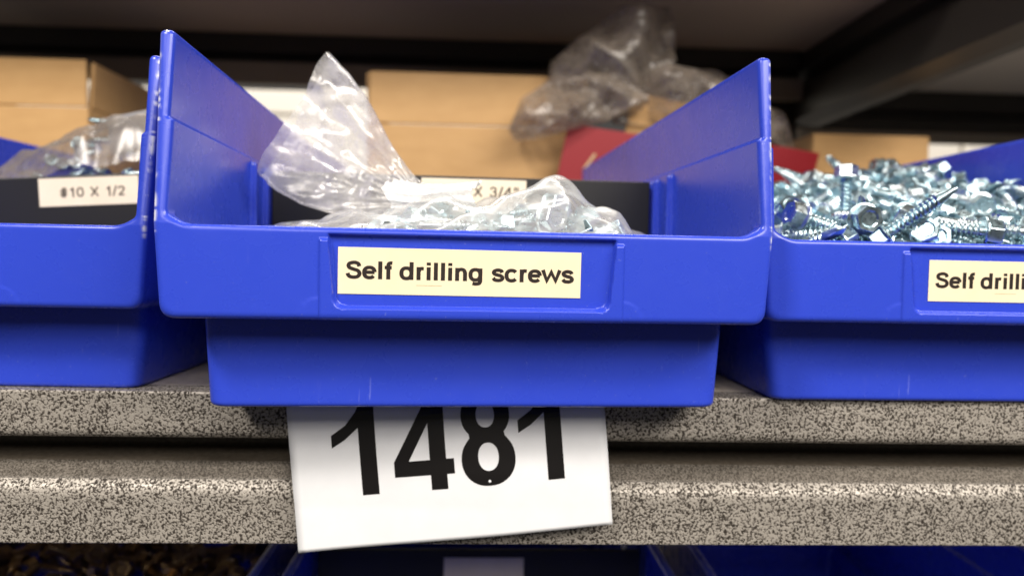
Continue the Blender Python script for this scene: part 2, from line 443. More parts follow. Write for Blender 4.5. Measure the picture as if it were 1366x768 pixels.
def surface_nets(f, X, Y, Z):
    D = np.empty((len(X), len(Y), len(Z)), np.float32)
    for i in range(0, len(X), 32):
        D[i:i + 32] = f(X[i:i + 32, None, None], Y[None, :, None], Z[None, None, :])
    S = D < 0
    nx, ny, nz = D.shape
    c = np.zeros((nx - 1, ny - 1, nz - 1), np.uint8)
    for a in (0, 1):
        for b in (0, 1):
            for e in (0, 1):
                c += S[a:nx - 1 + a, b:ny - 1 + b, e:nz - 1 + e]
    act = (c > 0) & (c < 8)
    I, J, K = np.nonzero(act)
    idx = np.full(act.shape, -1, np.int64); idx[I, J, K] = np.arange(len(I))
    P = np.zeros((len(I), 3)); N = np.zeros(len(I))
    corners = [(a, b, e) for a in (0, 1) for b in (0, 1) for e in (0, 1)]
    for p in corners:
        for ax_ in range(3):
            if p[ax_]: continue
            q = list(p); q[ax_] = 1
            d0 = D[I + p[0], J + p[1], K + p[2]].astype(float); d1 = D[I + q[0], J + q[1], K + q[2]].astype(float)
            m = (d0 < 0) != (d1 < 0)
            t = np.where(m, d0 / np.where(m, d0 - d1, 1), 0)
            p0 = np.stack([X[I + p[0]], Y[J + p[1]], Z[K + p[2]]], 1); p1 = np.stack([X[I + q[0]], Y[J + q[1]], Z[K + q[2]]], 1)
            P += np.where(m[:, None], p0 + (p1 - p0) * t[:, None], 0); N += m
    P /= N[:, None]
    quads = []
    for ax_ in range(3):
        sl0 = [slice(1, -1)] * 3; sl0[ax_] = slice(0, -1)
        sl1 = [slice(1, -1)] * 3; sl1[ax_] = slice(1, None)
        a, b = S[tuple(sl0)], S[tuple(sl1)]
        for flip in (0, 1):
            e = np.nonzero((a & ~b) if not flip else (~a & b))
            e = [e[k] + (0 if k == ax_ else 1) for k in range(3)]
            u, v = (ax_ + 1) % 3, (ax_ + 2) % 3
            def cell(du, dv):
                cc = [e[0].copy(), e[1].copy(), e[2].copy()]; cc[u] = cc[u] - du; cc[v] = cc[v] - dv
                return idx[cc[0], cc[1], cc[2]]
            q = np.stack([cell(1, 1), cell(0, 1), cell(0, 0), cell(1, 0)], 1)
            quads.append(q if not flip else q[:, ::-1])
    Q = np.concatenate(quads)
    return P, Q[(Q >= 0).all(1)]
def grad(P, h=0.05):
    G = np.zeros_like(P)
    for k in range(3):
        a = P.copy(); b = P.copy(); a[:, k] += h; b[:, k] -= h
        G[:, k] = (bin_sdf(*a.T) - bin_sdf(*b.T)) / (2 * h)
    return G
xs = axis([(43.0, 54.0, 0.7), (54.0, 88.0, 1.6), (88.0, 107.0, 0.7)])
xs = np.concatenate([-xs[::-1], np.arange(-41.0, 42, 2.0), xs])
ys = axis([(-1.5, 24.0, 0.6), (24, 44, 1.6), (44, 100, 4.0), (100, 146, 1.6), (146, 366, 8.0), (366, 378, 1.5)])
zs = axis([(-1.4, 10, 0.75), (10, 30, 1.3), (30, 70, 0.6), (70, 96, 1.3), (96, 97.6, 0.8), (97.6, 100.4, 0.35), (100.4, 102, 0.8), (102, 124, 1.3), (124, 131, 0.6)])
P, Q = surface_nets(bin_sdf, xs, ys, zs)
for _ in range(3):
    d = bin_sdf(*P.T); G = grad(P); g2 = np.maximum((G * G).sum(1), 0.15)
    st = -(d / g2)[:, None] * G
    P = P + np.clip(st, -0.5, 0.5)
G = grad(P, 0.12); G /= np.linalg.norm(G, axis=1)[:, None] + 1e-9
bin_me = bpy.data.meshes.new('storage_bin')
bin_me.vertices.add(len(P)); bin_me.vertices.foreach_set('co', (P * MM).ravel())
bin_me.loops.add(Q.size); bin_me.loops.foreach_set('vertex_index', Q.ravel().astype(np.int32))
bin_me.polygons.add(len(Q)); bin_me.polygons.foreach_set('loop_start', np.arange(0, Q.size, 4, dtype=np.int32))
bin_me.update(calc_edges=True)
bin_me.shade_smooth()
bin_me.normals_split_custom_set_from_vertices(G.astype(np.float32))
# chipped white flash along the outer front edges of the uprights
ax = np.abs(P[:, 0]); y0 = 10 * np.clip((P[:, 2] - ZT) / (ZF - ZT), 0, 1.2)
near = np.exp(-((ax - (W + 1.5 * np.clip((P[:, 2] - ZT) / (ZF - ZT), 0, 1) - 0.7)) / 0.6) ** 2) * np.exp(-((P[:, 1] - y0 - 0.9) / 0.8) ** 2) * np.clip((P[:, 2] - 58) / 6, 0, 1)
sg = np.sign(P[:, 0])
kn = np.arange(30, 134, 0.9)
wob = np.where(sg > 0, np.interp(P[:, 2], kn, rng.normal(0, 1, len(kn))), np.interp(P[:, 2], kn, rng.normal(0, 1, len(kn)))) + 0.5 * np.sin(P[:, 2] * 0.21 + sg)
wear = np.clip(near * (0.12 + 1.5 * np.clip((wob - 0.5) * 2.5, 0, 1)), 0, 1)
at_ = bin_me.attributes.new('wear', 'FLOAT', 'POINT'); at_.data.foreach_set('value', wear.astype(np.float32))
bin_me.materials.append(MAT['blue'])
print('bin mesh', len(P), len(Q))

def grid_faces(nu, nv, wrap=False):
    f = []
    for j in range(nv - 1):
        for i in range(nu if wrap else nu - 1):
            k = (i + 1) % nu
            f.append((j * nu + i, j * nu + k, (j + 1) * nu + k, (j + 1) * nu + i))
    return f
def make_bin(loc, rz, label, group):
    o = bpy.data.objects.new('storage_bin', bin_me); link(o)
    o.location = loc; o.rotation_euler = (0, 0, rz)
    tag(o, label, 'bin', group)
    return o
def stick_label(b, cx, cz, tilt, text, w=82.5, h=15.7):
    bm_o = box('label', (-w / 2, 0, -h / 2), (w / 2, 0.28, h / 2), MAT['cream'], b, 0.06)
    bm_o.location = (cx * MM, 1.66 * MM, cz * MM); bm_o.rotation_euler = (0, tilt, 0)
    lettering(text, 77.5, 0.1, 0.3, -0.06, bm_o, MAT['brown_ink'], 0.162, 0.0, 1.0)
    box('print_smudge', (-15.0, -0.04, -4.62), (-6.5, -0.01, -4.48), MAT['smudge'], bm_o)
    return bm_o
GB = 'blue hopper bins on the shelf'
bin_c = make_bin((-0.0017, 0, 0), 0.0473, 'blue plastic bin in the centre, overhanging the shelf above the number card', GB)
nub = np.array([(math.cos(a) * (1 + 0.3 * math.sin(3 * a)) * 0.9, 0.6 * math.cos(2 * a + h_), (h_ - 0.5) * 2.2 + 0.3 * math.sin(5 * a)) for h_ in (0, 0.5, 1) for a in np.linspace(0, 6.283, 9)[:-1]]) + np.array((-103.9, 10.4, 127.6))
mesh_obj('flash_burr', nub, grid_faces(8, 3, True) + [tuple(range(8))[::-1], tuple(range(16, 24))], MAT['paper'], bin_c, smooth=True)
bin_l = make_bin((-0.2286, 0.0319, 0), -0.0254, 'blue plastic bin cut off by the left edge, with a black divider', GB)
bin_r = make_bin((0.2114, 0.0229, 0), 0.0102, 'blue plastic bin at the right, heaped with loose screws', GB)
stick_label(bin_c, -4.4, 49.6, 0.004, 'Self drilling screws')
stick_label(bin_r, 1.2, 49.6, 0.0, 'Self drilling screws')

# black dividers standing across the bins
def divider(b, top, label, lab, off, tilt=0.0):
    d = empty('divider', b.location[:], b.rotation_euler[2])
    d.rotation_euler = (0, -tilt, b.rotation_euler[2])
    tag(d, label, 'divider', 'black dividers in the bins')
    box('panel', (-97.2, 133.0, 6), (97.2, 136.6, top), MAT['black'], d, 0.6)
    if lab:
        l = box('label', (off - 27, 132.55, top - 16.5), (off + 27, 132.85, top - 1.3), MAT['pale'], d, 0.05)
        lettering(lab, 35 if len(lab) < 10 else 40, off + (2 if len(lab) < 10 else 3), top - (9.2 if len(lab) < 10 else 7.6), 132.45, l, MAT['brown_ink'], 0.115, 0.05)
    return d
dc = divider(bin_c, 96.2, 'black divider across the centre bin behind the bagged screws', '#10 X 3/4"', 4.5)
dl = divider(bin_l, 94.5, 'black divider with a size label in the left bin', '#10 X 1/2', 17.0, 0.06)

# ------------------------------------------------------------------ number card tucked under the centre bin
def card_point(u, v):
    """u along the card (mm from its left edge), v down the card (mm from the fold); returns world mm"""
    ang = 0.0955
    ca, sa = math.cos(ang), math.sin(ang)
    x = -73.6 + u * ca + (v - 0) * sa * 0.97
    z = -12.0 + u * sa - (v - 0) * ca
    # how far in front of the beam: comes over the rounded edge, bulges over the groove, hangs free
    d = -z
    if z > 1.6:
        y = FY + 2 + (z - 1.6) * 2.0; z = 1.6 - 0.25 * (z - 1.6) * 0.0
    else:
        t = min(max((1.6 - z) / 9.0, 0), 1)
        y = (FY + 2) - 6.0 * math.sin(t * math.pi / 2)
        y += -1.6 * math.sin(min(max(d / 64.0, 0), 1) * math.pi) + 0.9 * math.sin(u * 0.05 + 0.8) * min(max(d / 30, 0), 1)
        y -= 1.6 * max(0, d - 44) / 20.0 * (1 - u / 200)
    return (x, y, z)
card = tag(empty('number_card', (0, 0.038, 0)), 'white paper card numbered 1481 tucked under the centre bin, hanging crooked', 'card')
CW, V0, V1 = 124.6, -34.0, 50.6
nu, nv = 40, 60
vs, fs = [], []
for side in (0, 1):
    for j in range(nv + 1):
        for i in range(nu + 1):
            p = card_point(CW * i / nu, V0 + (V1 - V0) * j / nv)
            vs.append((p[0], p[1] - 38 + 0.18 * side, p[2]))
n1 = (nu + 1) * (nv + 1)
for j in range(nv):
    for i in range(nu):
        a = j * (nu + 1) + i
        fs.append((a, a + nu + 1, a + nu + 2, a + 1)); fs.append((n1 + a, n1 + a + 1, n1 + a + nu + 2, n1 + a + nu + 1))
for i in range(nu):
    a = i; b = nv * (nu + 1) + i
    fs += [(a, a + 1, n1 + a + 1, n1 + a), (b + 1, b, n1 + b, n1 + b + 1)]
for j in range(nv):
    a = j * (nu + 1); b = a + nu; w = nu + 1
    fs += [(a + w, a, n1 + a, n1 + a + w), (b, b + w, n1 + b + w, n1 + b)]
sheet = mesh_obj('sheet', vs, fs, MAT['paper'], card, smooth=True)

def ell(cx, cy, rx, ry, n=40, sup=2.15, rev=False):
    o = []
    for k in range(n):
        t = 2 * math.pi * k / n * (-1 if rev else 1); c, s = math.cos(t), math.sin(t)
        o.append((cx + rx * math.copysign(abs(c) ** (2 / sup), c), cy + ry * math.copysign(abs(s) ** (2 / sup), s)))
    return o
ONE = [[(-38, 67), (-20, 77), (-1.5, 92), (-1.5, 0), (21, 0), (21, 127), (3, 127), (-4, 113), (-18, 96.5), (-38, 84)]]
FOUR = [[(-1.5, 0), (20.5, 0), (20.5, 20.5), (31, 20.5), (31, 41), (20.5, 41), (20.5, 127), (0, 127), (-50, 41), (-50, 20.5), (-1.5, 20.5)], [(-1.5, 41), (-30, 41), (-1.5, 91)]]
lo8 = ell(0, 36, 36.5, 36.5); up8 = ell(-1, 95, 33, 32.5)
def merged8():
    pts = []
    for p in lo8:
        if p[1] < 66 : pts.append(p)
    pts.sort(key=lambda p: math.atan2(p[1] - 36, p[0]))
    # start at upper right of the lower bowl going clockwise round the bottom
    low = sorted([p for p in lo8 if p[1] < 62], key=lambda p: (math.atan2(p[0], -(p[1] - 36))))
    top = sorted([p for p in up8 if p[1] > 70], key=lambda p: (math.atan2(-(p[0] + 1), (p[1] - 95))))
    return low + [(24, 66)] + top + [(-24, 66)]
EIGHT = [merged8(), ell(0, 39, 14, 19), ell(-1, 95, 12.5, 16.5)]
def refine(v, f, step):
    bm = bmesh.new(); vv = [bm.verts.new(p) for p in v]
    for q in f:
        try: bm.faces.new([vv[i] for i in q])
        except ValueError: pass
    lo, hi = np.array(v).min(0), np.array(v).max(0)
    for k in (0, 1):
        x = lo[k] + step
        while x < hi[k]:
            co = [0, 0, 0]; no = [0, 0, 0]; co[k] = x; no[k] = 1
            bmesh.ops.bisect_plane(bm, geom=bm.verts[:] + bm.edges[:] + bm.faces[:], plane_co=co, plane_no=no)
            x += step
    bm.verts.index_update()
    rv = np.array([p.co[:] for p in bm.verts]); rf = [tuple(p.index for p in q.verts) for q in bm.faces]; bm.free()
    return rv, rf
PX = 0.2905      # mm on the card for one unit of the glyph drawings
BASE = 29.9      # baseline, mm below the card's fold line
for glyph, u0 in ((ONE, 27.4), (FOUR, 54.6), (EIGHT, 77.2), (ONE, 100.6)):
    v, f = poly_geo(glyph)
    v, f = refine(v, f, 6.0)
    pp = []
    for a, b, _ in v:
        x, y, z = card_point(u0 + a * PX, BASE - b * PX)
        pp.append((x, y - 38 - 0.14, z))
    mesh_obj('numeral', pp, f, MAT['ink'], card)
for (u, v) in ((77.0, 28.2),):
    x, y, z = card_point(u, v)
    mesh_obj('pinhole', [(x + 0.55 * math.cos(t), y - 38 - 0.25, z + 0.55 * math.sin(t)) for t in np.linspace(0, 6.283, 11)[:-1]], [tuple(range(10))], MAT['paper'], card)

# ------------------------------------------------------------------ screws
def screw_mesh():
    """threaded shank with drill point, flange underside at z=0, pointing to -z (mm)"""
    nr = 14; vs = []; fs = []
    zsr = list(np.linspace(0.2, -23.5, 58)); pitch = 1.85
    rings = []
    for z in zsr:
        ring = []
        for i in range(nr):
            t = 2 * math.pi * i / nr
            ph = (z / pitch + i / nr) % 1.0
            w = 1 - abs(ph - 0.5) * 2
            core = 2.3 if z < -1.2 else 2.7
            hgt = 0.85 if z < -1.2 else 0.1
            if z < -22: hgt *= max(0, (23.5 + z) / 1.5)
            r = core + hgt * max(0, (w - 0.35) / 0.65)
            ring.append((r * math.cos(t), r * math.sin(t), z))
        rings.append(ring)
    for z, s in ((-24.5, 2.25), (-28.5, 2.2), (-30.0, 1.9), (-32.0, 0.2)):
        tw = (z + 24) * 0.12; ring = []
        for i in range(nr):
            t = 2 * math.pi * i / nr
            fl = 1 - 0.55 * abs(math.sin(t - tw)) ** 3 if z < -24.6 else 1
            ring.append((s * fl * math.cos(t), s * fl * math.sin(t), z))
        rings.append(ring)
    for r in rings: vs += r
    for k in range(len(rings) - 1):
        for i in range(nr):
            j = (i + 1) % nr
            fs.append((k * nr + i, (k + 1) * nr + i, (k + 1) * nr + j, k * nr + j))
    fs.append(tuple(range((len(rings) - 1) * nr, len(rings) * nr))[::-1])
    me = bpy.data.meshes.new('hex_screw'); me.from_pydata([tuple(np.array(v) * MM) for v in vs], [], fs)
    me.materials.append(MAT['zinc']); me.shade_smooth()
    me.set_sharp_from_angle(angle=math.radians(38))
    return me
def head_mesh():
    vs = []; fs = []
    def ring(n, r, z, ph=0):
        s = len(vs)
        for i in range(n):
            t = 2 * math.pi * i / n + ph; vs.append((r * math.cos(t), r * math.sin(t), z))
        return list(range(s, s + n))
    def bridge(a, b):
        n = len(a)
        for i in range(n): fs.append((a[i], a[(i + 1) % n], b[(i + 1) % n], b[i]))
    n = 24
    a = ring(n, 5.9, 0.0); b = ring(n, 6.25, 0.4); c = ring(n, 6.2, 1.0); d = ring(n, 5.2, 1.55)
    fs.append(tuple(a[::-1])); bridge(a, b); bridge(b, c); bridge(c, d); fs.append(tuple(d))
    def hexr(af, z, k):
        s = len(vs)
        for i in range(6):
            for dd in (-k, k):
                t = math.pi / 3 * i + dd; r = af / math.cos(math.pi / 6) * (1 - abs(dd) * 0.2)
                vs.append((r * math.cos(t), r * math.sin(t), z))
        return list(range(s, s + 12))
    h0 = hexr(4.7, 1.3, 0.045); h1 = hexr(4.7, 6.2, 0.045); h2 = hexr(4.35, 6.7, 0.06); h3 = hexr(3.1, 6.55, 0.2); h4 = hexr(2.5, 6.0, 0.25)
    bridge(h0, h1); bridge(h1, h2); bridge(h2, h3); bridge(h3, h4); fs.append(tuple(h4))
    me = bpy.data.meshes.new('head'); me.from_pydata([tuple(np.array(v) * MM) for v in vs], [], fs)
    me.materials.append(MAT['zinc'])
    return me
SCREW, HEAD = screw_mesh(), head_mesh()
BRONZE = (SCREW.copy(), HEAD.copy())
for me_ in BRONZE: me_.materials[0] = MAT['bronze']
def place_screw(loc, quat, label, group, size=1.0, meshes=None):
    s = bpy.data.objects.new('hex_screw', (meshes or (SCREW, HEAD))[0]); scene.collection.objects.link(s)
    h = bpy.data.objects.new('head', (meshes or (SCREW, HEAD))[1]); scene.collection.objects.link(h); h.parent = s
    s.location = loc; s.rotation_mode = 'QUATERNION'; s.rotation_quaternion = quat; s.scale = (size,) * 3
    tag(s, label, 'screw', group)
    return s
POSES = """-58 11 52 18 -65 18 -72;-35 12 53 58 59 34 44;14 10 52 57 38 55 48;28 10 52 74 -13 -65 6;67 15 53 58 40 -54 -46;-85 42 57 70 16 -64 -28;-48 32 55 19 -64 -23 71;5 40 57 37 -63 2 -68;30 34 56 62 54 -45 -34;68 44 58 65 -58 -23 43;-90 62 62 18 -55 28 76;-23 71 64 13 42 46 77;11 52 60 80 -51 -30 -8;29 54 60 38 -53 -42 63;57 68 63 77 -24 -58 -14;-73 80 66 68 44 59 2;-29 92 70 60 77 11 -18;-18 114 77 17 12 -75 63;42 84 67 10 69 -3 72;89 85 67 61 -22 66 -37;-71 117 78 29 46 -58 60;-51 142 83 76 -27 -56 -20;14 157 85 56 -25 64 -46;29 154 84 15 40 -50 -75;62 133 82 73 -8 -67 11;-63 171 86 76 -27 59 11;-54 153 84 71 15 -65 -21;2 170 86 60 -30 61 -42;27 178 87 47 -63 12 61;80 176 87 42 -9 68 -60;-76 206 88 59 18 65 -44;-30 196 88 19 -40 55 -71;1 188 88 13 66 13 73;47 220 88 57 -59 -30 -48;72 213 88 74 -31 -59 -8;-73 254 92 7 -86 24 -44;-39 232 90 19 -79 -8 57;-4 200 88 62 67 -10 -39;43 239 89 47 21 64 57;79 250 89 46 -64 16 59;-79 29 56 69 -59 -43 4;-44 13 59 14 54 27 -78;5 26 54 31 -64 18 -68;38 25 54 70 -32 -62 -15;67 26 54 75 -16 -64 2;-62 32 60 60 66 -19 40;-47 23 64 78 26 -57 -1;15 31 63 65 -72 -25 2;54 26 55 48 67 45 -33;90 37 56 50 -8 71 -48;-62 49 68 28 48 -58 -59;-28 58 62 65 -25 71 -5;-5 59 61 64 54 52 -20;22 61 62 73 4 -68 4;78 52 65 44 55 -40 59;-19 87 68 52 -60 -6 -61;-11 105 76 9 -73 -11 -67;12 72 64 10 57 -48 66;38 91 72 33 7 73 59;57 100 72 52 -22 51 64;-91 127 82 22 62 -41 -63;-57 118 79 52 24 -78 27;1 108 75 64 72 26 6;42 105 74 18 52 57 -62;91 126 80 61 -53 34 -48;-89 148 88 61 -41 -44 52;-25 161 85 70 63 32 10;-7 150 85 35 43 68 -49;50 146 84 71 52 47 9;90 190 89 58 -71 28 -27;-92 191 88 37 54 -40 -64;-28 222 88 10 65 16 74;9 199 90 28 80 3 53;42 193 91 36 -10 62 -69;90 208 92 70 -37 58 20;-60 193 88 72 -10 66 -16;-30 254 89 63 41 54 39;0 227 89 73 60 -32 -8;30 233 95 75 -33 -48 31;68 226 90 14 -66 -35 66;-72 10 63 82 -21 45 -27;-57 20 58 6 -57 -22 79;-16 29 63 18 -77 -6 -61;42 10 60 36 58 43 60;72 12 58 51 52 52 -44;-61 39 67 33 62 0 72;-43 38 60 28 -12 92 24;-13 40 59 41 -76 -14 49;54 36 67 66 -17 50 -53;91 46 60 59 -1 79 17;-91 74 64 76 -13 -64 -2;-59 61 61 32 0 -75 58;-14 54 61 52 83 13 -14;27 69 66 3 -66 29 70;65 64 70 49 -50 -48 53;-74 83 74 5 -56 -15 81;-30 77 74 51 76 3 -41;13 82 66 30 71 -22 59;26 93 72 49 -70 18 -49;53 93 76 75 -3 -53 -39;-66 136 84 43 29 71 48;-24 128 83 41 2 -73 -55;10 113 77 23 -21 71 -63;30 115 79 16 -79 14 -57;71 144 85 33 -43 -63 -56;-68 150 90 70 -26 60 28;-43 166 86 55 61 -34 45;-7 146 94 83 51 20 13;50 150 92 64 2 53 56;80 187 97 86 -29 42 8;-86 200 93 34 39 -56 64;-59 210 88 50 63 -25 53;14 230 89 59 -66 6 -46;48 214 94 27 58 3 77;72 198 90 56 76 -21 -26;-75 224 89 73 62 28 3;-37 244 89 10 -65 19 -73;13 244 93 34 59 16 71;46 252 89 8 -59 -30 -74;92 233 99 3 12 49 86;-90 26 57 37 -81 20 42;-36 10 67 77 25 -50 32;-14 17 56 8 69 52 -50;38 21 62 32 48 23 78;71 17 65 15 -46 -29 83;-90 49 64 68 -22 -68 -16;-36 49 59 21 65 16 71;-2 46 61 4 70 56 -44;24 44 59 9 77 17 -61;89 56 63 5 -17 -81 -56;-68 65 70 60 63 10 48;-48 63 62 66 70 -27 -4;-20 52 70 10 59 25 -76;36 75 66 14 46 -61 -63;70 74 70 81 -32 -46 16;-73 105 74 62 18 72 -26;-23 91 84 90 5 44 -2;-5 95 75 5 -57 -33 75;21 83 76 48 74 42 21;93 80 77 78 63 -4 -4;-93 124 93 25 10 52 -81;-26 139 84 13 47 57 66;-2 120 86 23 55 -22 -77;39 122 79 33 -40 58 -62;78 123 86 78 -35 28 43;-82 178 88 63 32 -70 -5;-53 178 88 49 -58 43 49;2 186 100 61 -30 -37 64;44 168 88 35 -53 -52 -56;64 156 88 71 31 -64 -2;-90 206 99 2 60 -25 -76;-25 210 90 30 77 -16 55;-11 195 97 64 32 43 -55;23 200 89 64 73 -26 3;82 208 100 15 -47 5 -87;-90 239 90 62 -34 -71 -7;-53 231 90 20 -13 -77 59;18 254 89 43 58 34 60;32 252 92 61 -76 -22 8;63 247 91 14 -65 45 60;-84 31 66 67 -28 -68 -11;-54 9 67 23 -85 -27 39;-7 13 60 10 -57 63 -51;8 16 59 31 -66 -31 61;84 33 63 73 -58 -36 -5;-78 61 64 59 -80 4 10;-32 35 67 28 65 -4 70;10 44 67 39 47 52 61;35 54 68 74 -48 43 17;63 54 66 36 -48 -65 47;-93 53 74 64 -49 -31 -50;-37 67 69 68 71 14 15;-5 74 67 26 -42 -72 -50;49 70 75 64 -50 38 -44;91 72 67 13 75 36 53;-80 96 71 10 63 -17 -75;-46 98 75 70 -60 38 -11;13 94 75 64 7 64 42;27 104 78 3 -59 47 66;83 82 72 62 57 -49 23;-69 127 92 7 -29 -50 -81;-30 109 84 25 -37 -72 54;13 104 85 51 62 16 58;28 136 87 9 -72 9 69;87 88 81 73 65 -14 18;-90 162 85 72 36 -60 4;-58 125 86 65 -68 -27 -22;3 175 95 26 -64 -31 -66;42 164 95 81 -10 -52 24;89 148 84 51 67 20 51;-90 221 99 47 28 -50 -67;-17 181 91 2 -68 39 -62;14 209 91 8 83 18 52;40 205 95 64 21 68 29;56 193 89 9 23 74 -63;-83 238 99 56 35 -36 -66;-30 182 88 66 65 19 34;-22 240 90 16 -45 -62 62;52 226 97 2 -61 -36 -71;78 234 103 44 -20 -41 77;-79 26 74 62 42 -42 -50;-33 24 73 14 31 -40 -85;-18 36 73 63 -15 -58 -49;22 26 71 46 -62 12 62;70 27 68 68 -18 -67 -22;-76 44 77 66 41 14 -62;-36 48 70 71 62 31 11;0 47 73 70 25 51 43;29 34 70 67 68 13 28;73 36 74 37 -35 53 -68;-61 72 71 62 26 72 17;-19 74 76 65 -48 -48 -34;-10 69 81 84 -4 -47 -26;51 81 75 74 -36 57 -4;67 78 79 74 -43 -47 20;-91 105 76 59 -45 -65 16;-58 107 74 35 69 -24 -58;-4 81 79 41 46 -65 45;40 107 84 70 -43 57 -1;81 97 71 64 71 -29 -10;-81 131 94 86 -47 8 19;-42 118 80 44 -31 -81 22;7 136 83 51 66 -46 32;34 126 88 43 -53 -31 66;89 128 90 40 -22 -54 -72;-61 162 92 71 18 66 13;-33 164 92 71 62 33 3;27 172 96 43 -64 23 -60;35 188 88 50 13 -64 -57;72 157 94 12 53 -38 75;-70 187 99 18 -9 -74 64;-42 206 95 72 -5 -67 -18;8 208 101 47 45 -42 64;32 197 98 21 -62 -25 71;64 211 99 66 60 31 -32;-78 246 93 77 -29 -54 16;-12 234 91 54 -75 -38 -2;28 247 98 4 68 23 -70;87 249 98 29 20 49 80;-63 9 73 52 60 42 -44;-15 9 69 58 54 52 32;3 10 69 64 52 55 10;33 11 74 80 54 -25 9;50 25 66 62 77 15 6;-82 54 73 45 -16 68 55;-33 54 79 65 62 8 44;1 24 71 36 -4 74 -57;32 45 74 31 -18 64 -68;69 50 72 46 83 12 -27;-92 67 74 16 -71 -23 65;-36 67 82 56 40 50 52;-15 50 81 13 35 -38 85;39 79 80 60 -58 -27 -48;69 94 74 35 -3 -81 -46;-74 92 80 79 -3 -53 30;-42 84 78 66 -20 72 -8;11 78 79 21 83 -1 52;29 73 82 62 76 -2 -16;75 103 79 54 -27 56 -57;-56 102 82 58 -18 78 -12;-26 148 92 67 -62 -24 32;6 127 91 41 38 -29 -78;62 116 82 4 22 82 -53;83 150 90 75 44 -45 22;-72 172 94 64 -49 59 -9;-40 138 93 61 -51 36 48;22 166 89 7 73 46 51;56 175 98 45 -13 68 56;75 179 100 60 39 28 64;-61 232 97 17 -61 -39 67;-47 218 95 67 -29 -68 -2;20 222 96 33 -50 65 -47;48 183 95 38 -31 -67 56;62 219 104 70 -18 -64 24;-58 252 95 33 64 48 50;-39 215 104 23 46 41 -75;5 247 98 73 -65 4 22;53 240 96 32 37 76 43;68 253 97 54 -58 -46 -41"""
poses = []
for ln in POSES.split(';'):
    a = [float(t) for t in ln.split()]
    poses.append((np.array(a[:3]) * 0.1, Quaternion(np.array(a[3:]) * 0.01).normalized()))   # cm, quaternion
def bin_world(b, p_mm):
    return Matrix.Translation(b.location) @ Matrix.Rotation(b.rotation_euler[2], 4, 'Z') @ Vector([c * MM for c in p_mm])
LOOSE = 'loose zinc hex-head screw in the heap filling the right bin'
def heap(p):
    w = min(max((p[0] * 10 + 75) / 120, 0), 1)
    return p * 10 + np.array((0, 0, 0.095 * max(0.0, p[1] * 10 - 40) * (-1.1 + 2.1 * w * w * (3 - 2 * w))))
UP = (0.1745, 0.098, 0.0955)
SEEN = set([24, 41, 46, 58, 64, 67, 68, 69, 72, 73, 78, 80, 82, 86, 103, 106, 107, 108, 116, 119, 120, 134, 135, 136, 140, 142, 145, 146, 147, 150, 152, 158, 159, 160, 170, 171, 176, 179, 180, 181, 185, 186, 190, 191, 196, 197, 198, 199, 200, 201, 203, 204, 208, 209, 212, 213, 216, 217, 218, 219, 222, 224, 227, 228, 229, 232, 234, 235, 236, 240, 241, 244, 247, 248, 249, 251, 252, 253, 254, 256, 257, 258, 259, 262, 263, 264, 267, 268])
NAMED = {159: 'loose screw lying diagonally in the right bin, drill tip pointing up right',
         234: 'loose screw with hex head facing out, just right of the upright screw',
         198: 'loose screw with blue-tinted head, nearest the centre bin wall',
         120: 'loose screw with brightly lit head at the lip under the diagonal screw',
         235: 'loose screw lying level along the lip, head toward the right edge'}
buried = []; count = -1
for p, q in poses:
    wp = bin_world(bin_r, heap(p))
    if math.hypot(wp.x - UP[0], wp.y - UP[1] + 0.012) < 0.027 and wp.z > 0.069: continue      # room round the upright screw
    count += 1; qq = Quaternion((0, 0, 1), bin_r.rotation_euler[2]) @ q
    if count in SEEN: place_screw(wp, qq, NAMED.get(count, LOOSE), 'loose screws heaped in the right bin')
    else: buried.append((wp, qq))
# the ones that stand out
place_screw(UP, Quaternion((0.995, -0.06, 0.05, 0.25)).normalized(), 'hex-head screw standing upright above the heap, near the red carton', 'screws standing out of the heap')
# everything under the visible layer
SV = np.array([v.co[:] for v in HEAD.vertices]); SF = [tuple(p.vertices) for p in HEAD.polygons]
vs, fs = [], []
for p, q in poses:
    hp = heap(p); pw = bin_world(bin_r, (-hp[0], hp[1], hp[2] - 9)); base = len(vs)
    R = np.array(q.to_matrix())
    for v in SV: vs.append(R @ v + np.array(pw))
    fs += [tuple(i + base for i in f) for f in SF]
    base = len(vs)
    for k in range(2):
        for i in range(6):
            t = math.pi / 3 * i; vs.append(R @ (np.array((2.7 * math.cos(t), 2.7 * math.sin(t), -26.0 * k)) * MM) + np.array(pw))
    fs += [(base + i, base + (i + 1) % 6, base + 6 + (i + 1) % 6, base + 6 + i) for i in range(6)] + [tuple(range(base + 6, base + 12))]
for me_ in (SCREW, HEAD):
    V_ = np.array([v.co[:] for v in me_.vertices]); F_l = [tuple(p.vertices) for p in me_.polygons]
    for pw, q in buried:
        base = len(vs); vs += list(V_ @ np.array(q.to_matrix()).T + np.array(pw))
        fs += [tuple(i + base for i in f) for f in F_l]
tag(mesh_obj('screw_heap', vs, fs, MAT['zinc'], scale=1.0), 'buried mass of zinc screws under the loose ones', 'screws', kind='stuff')

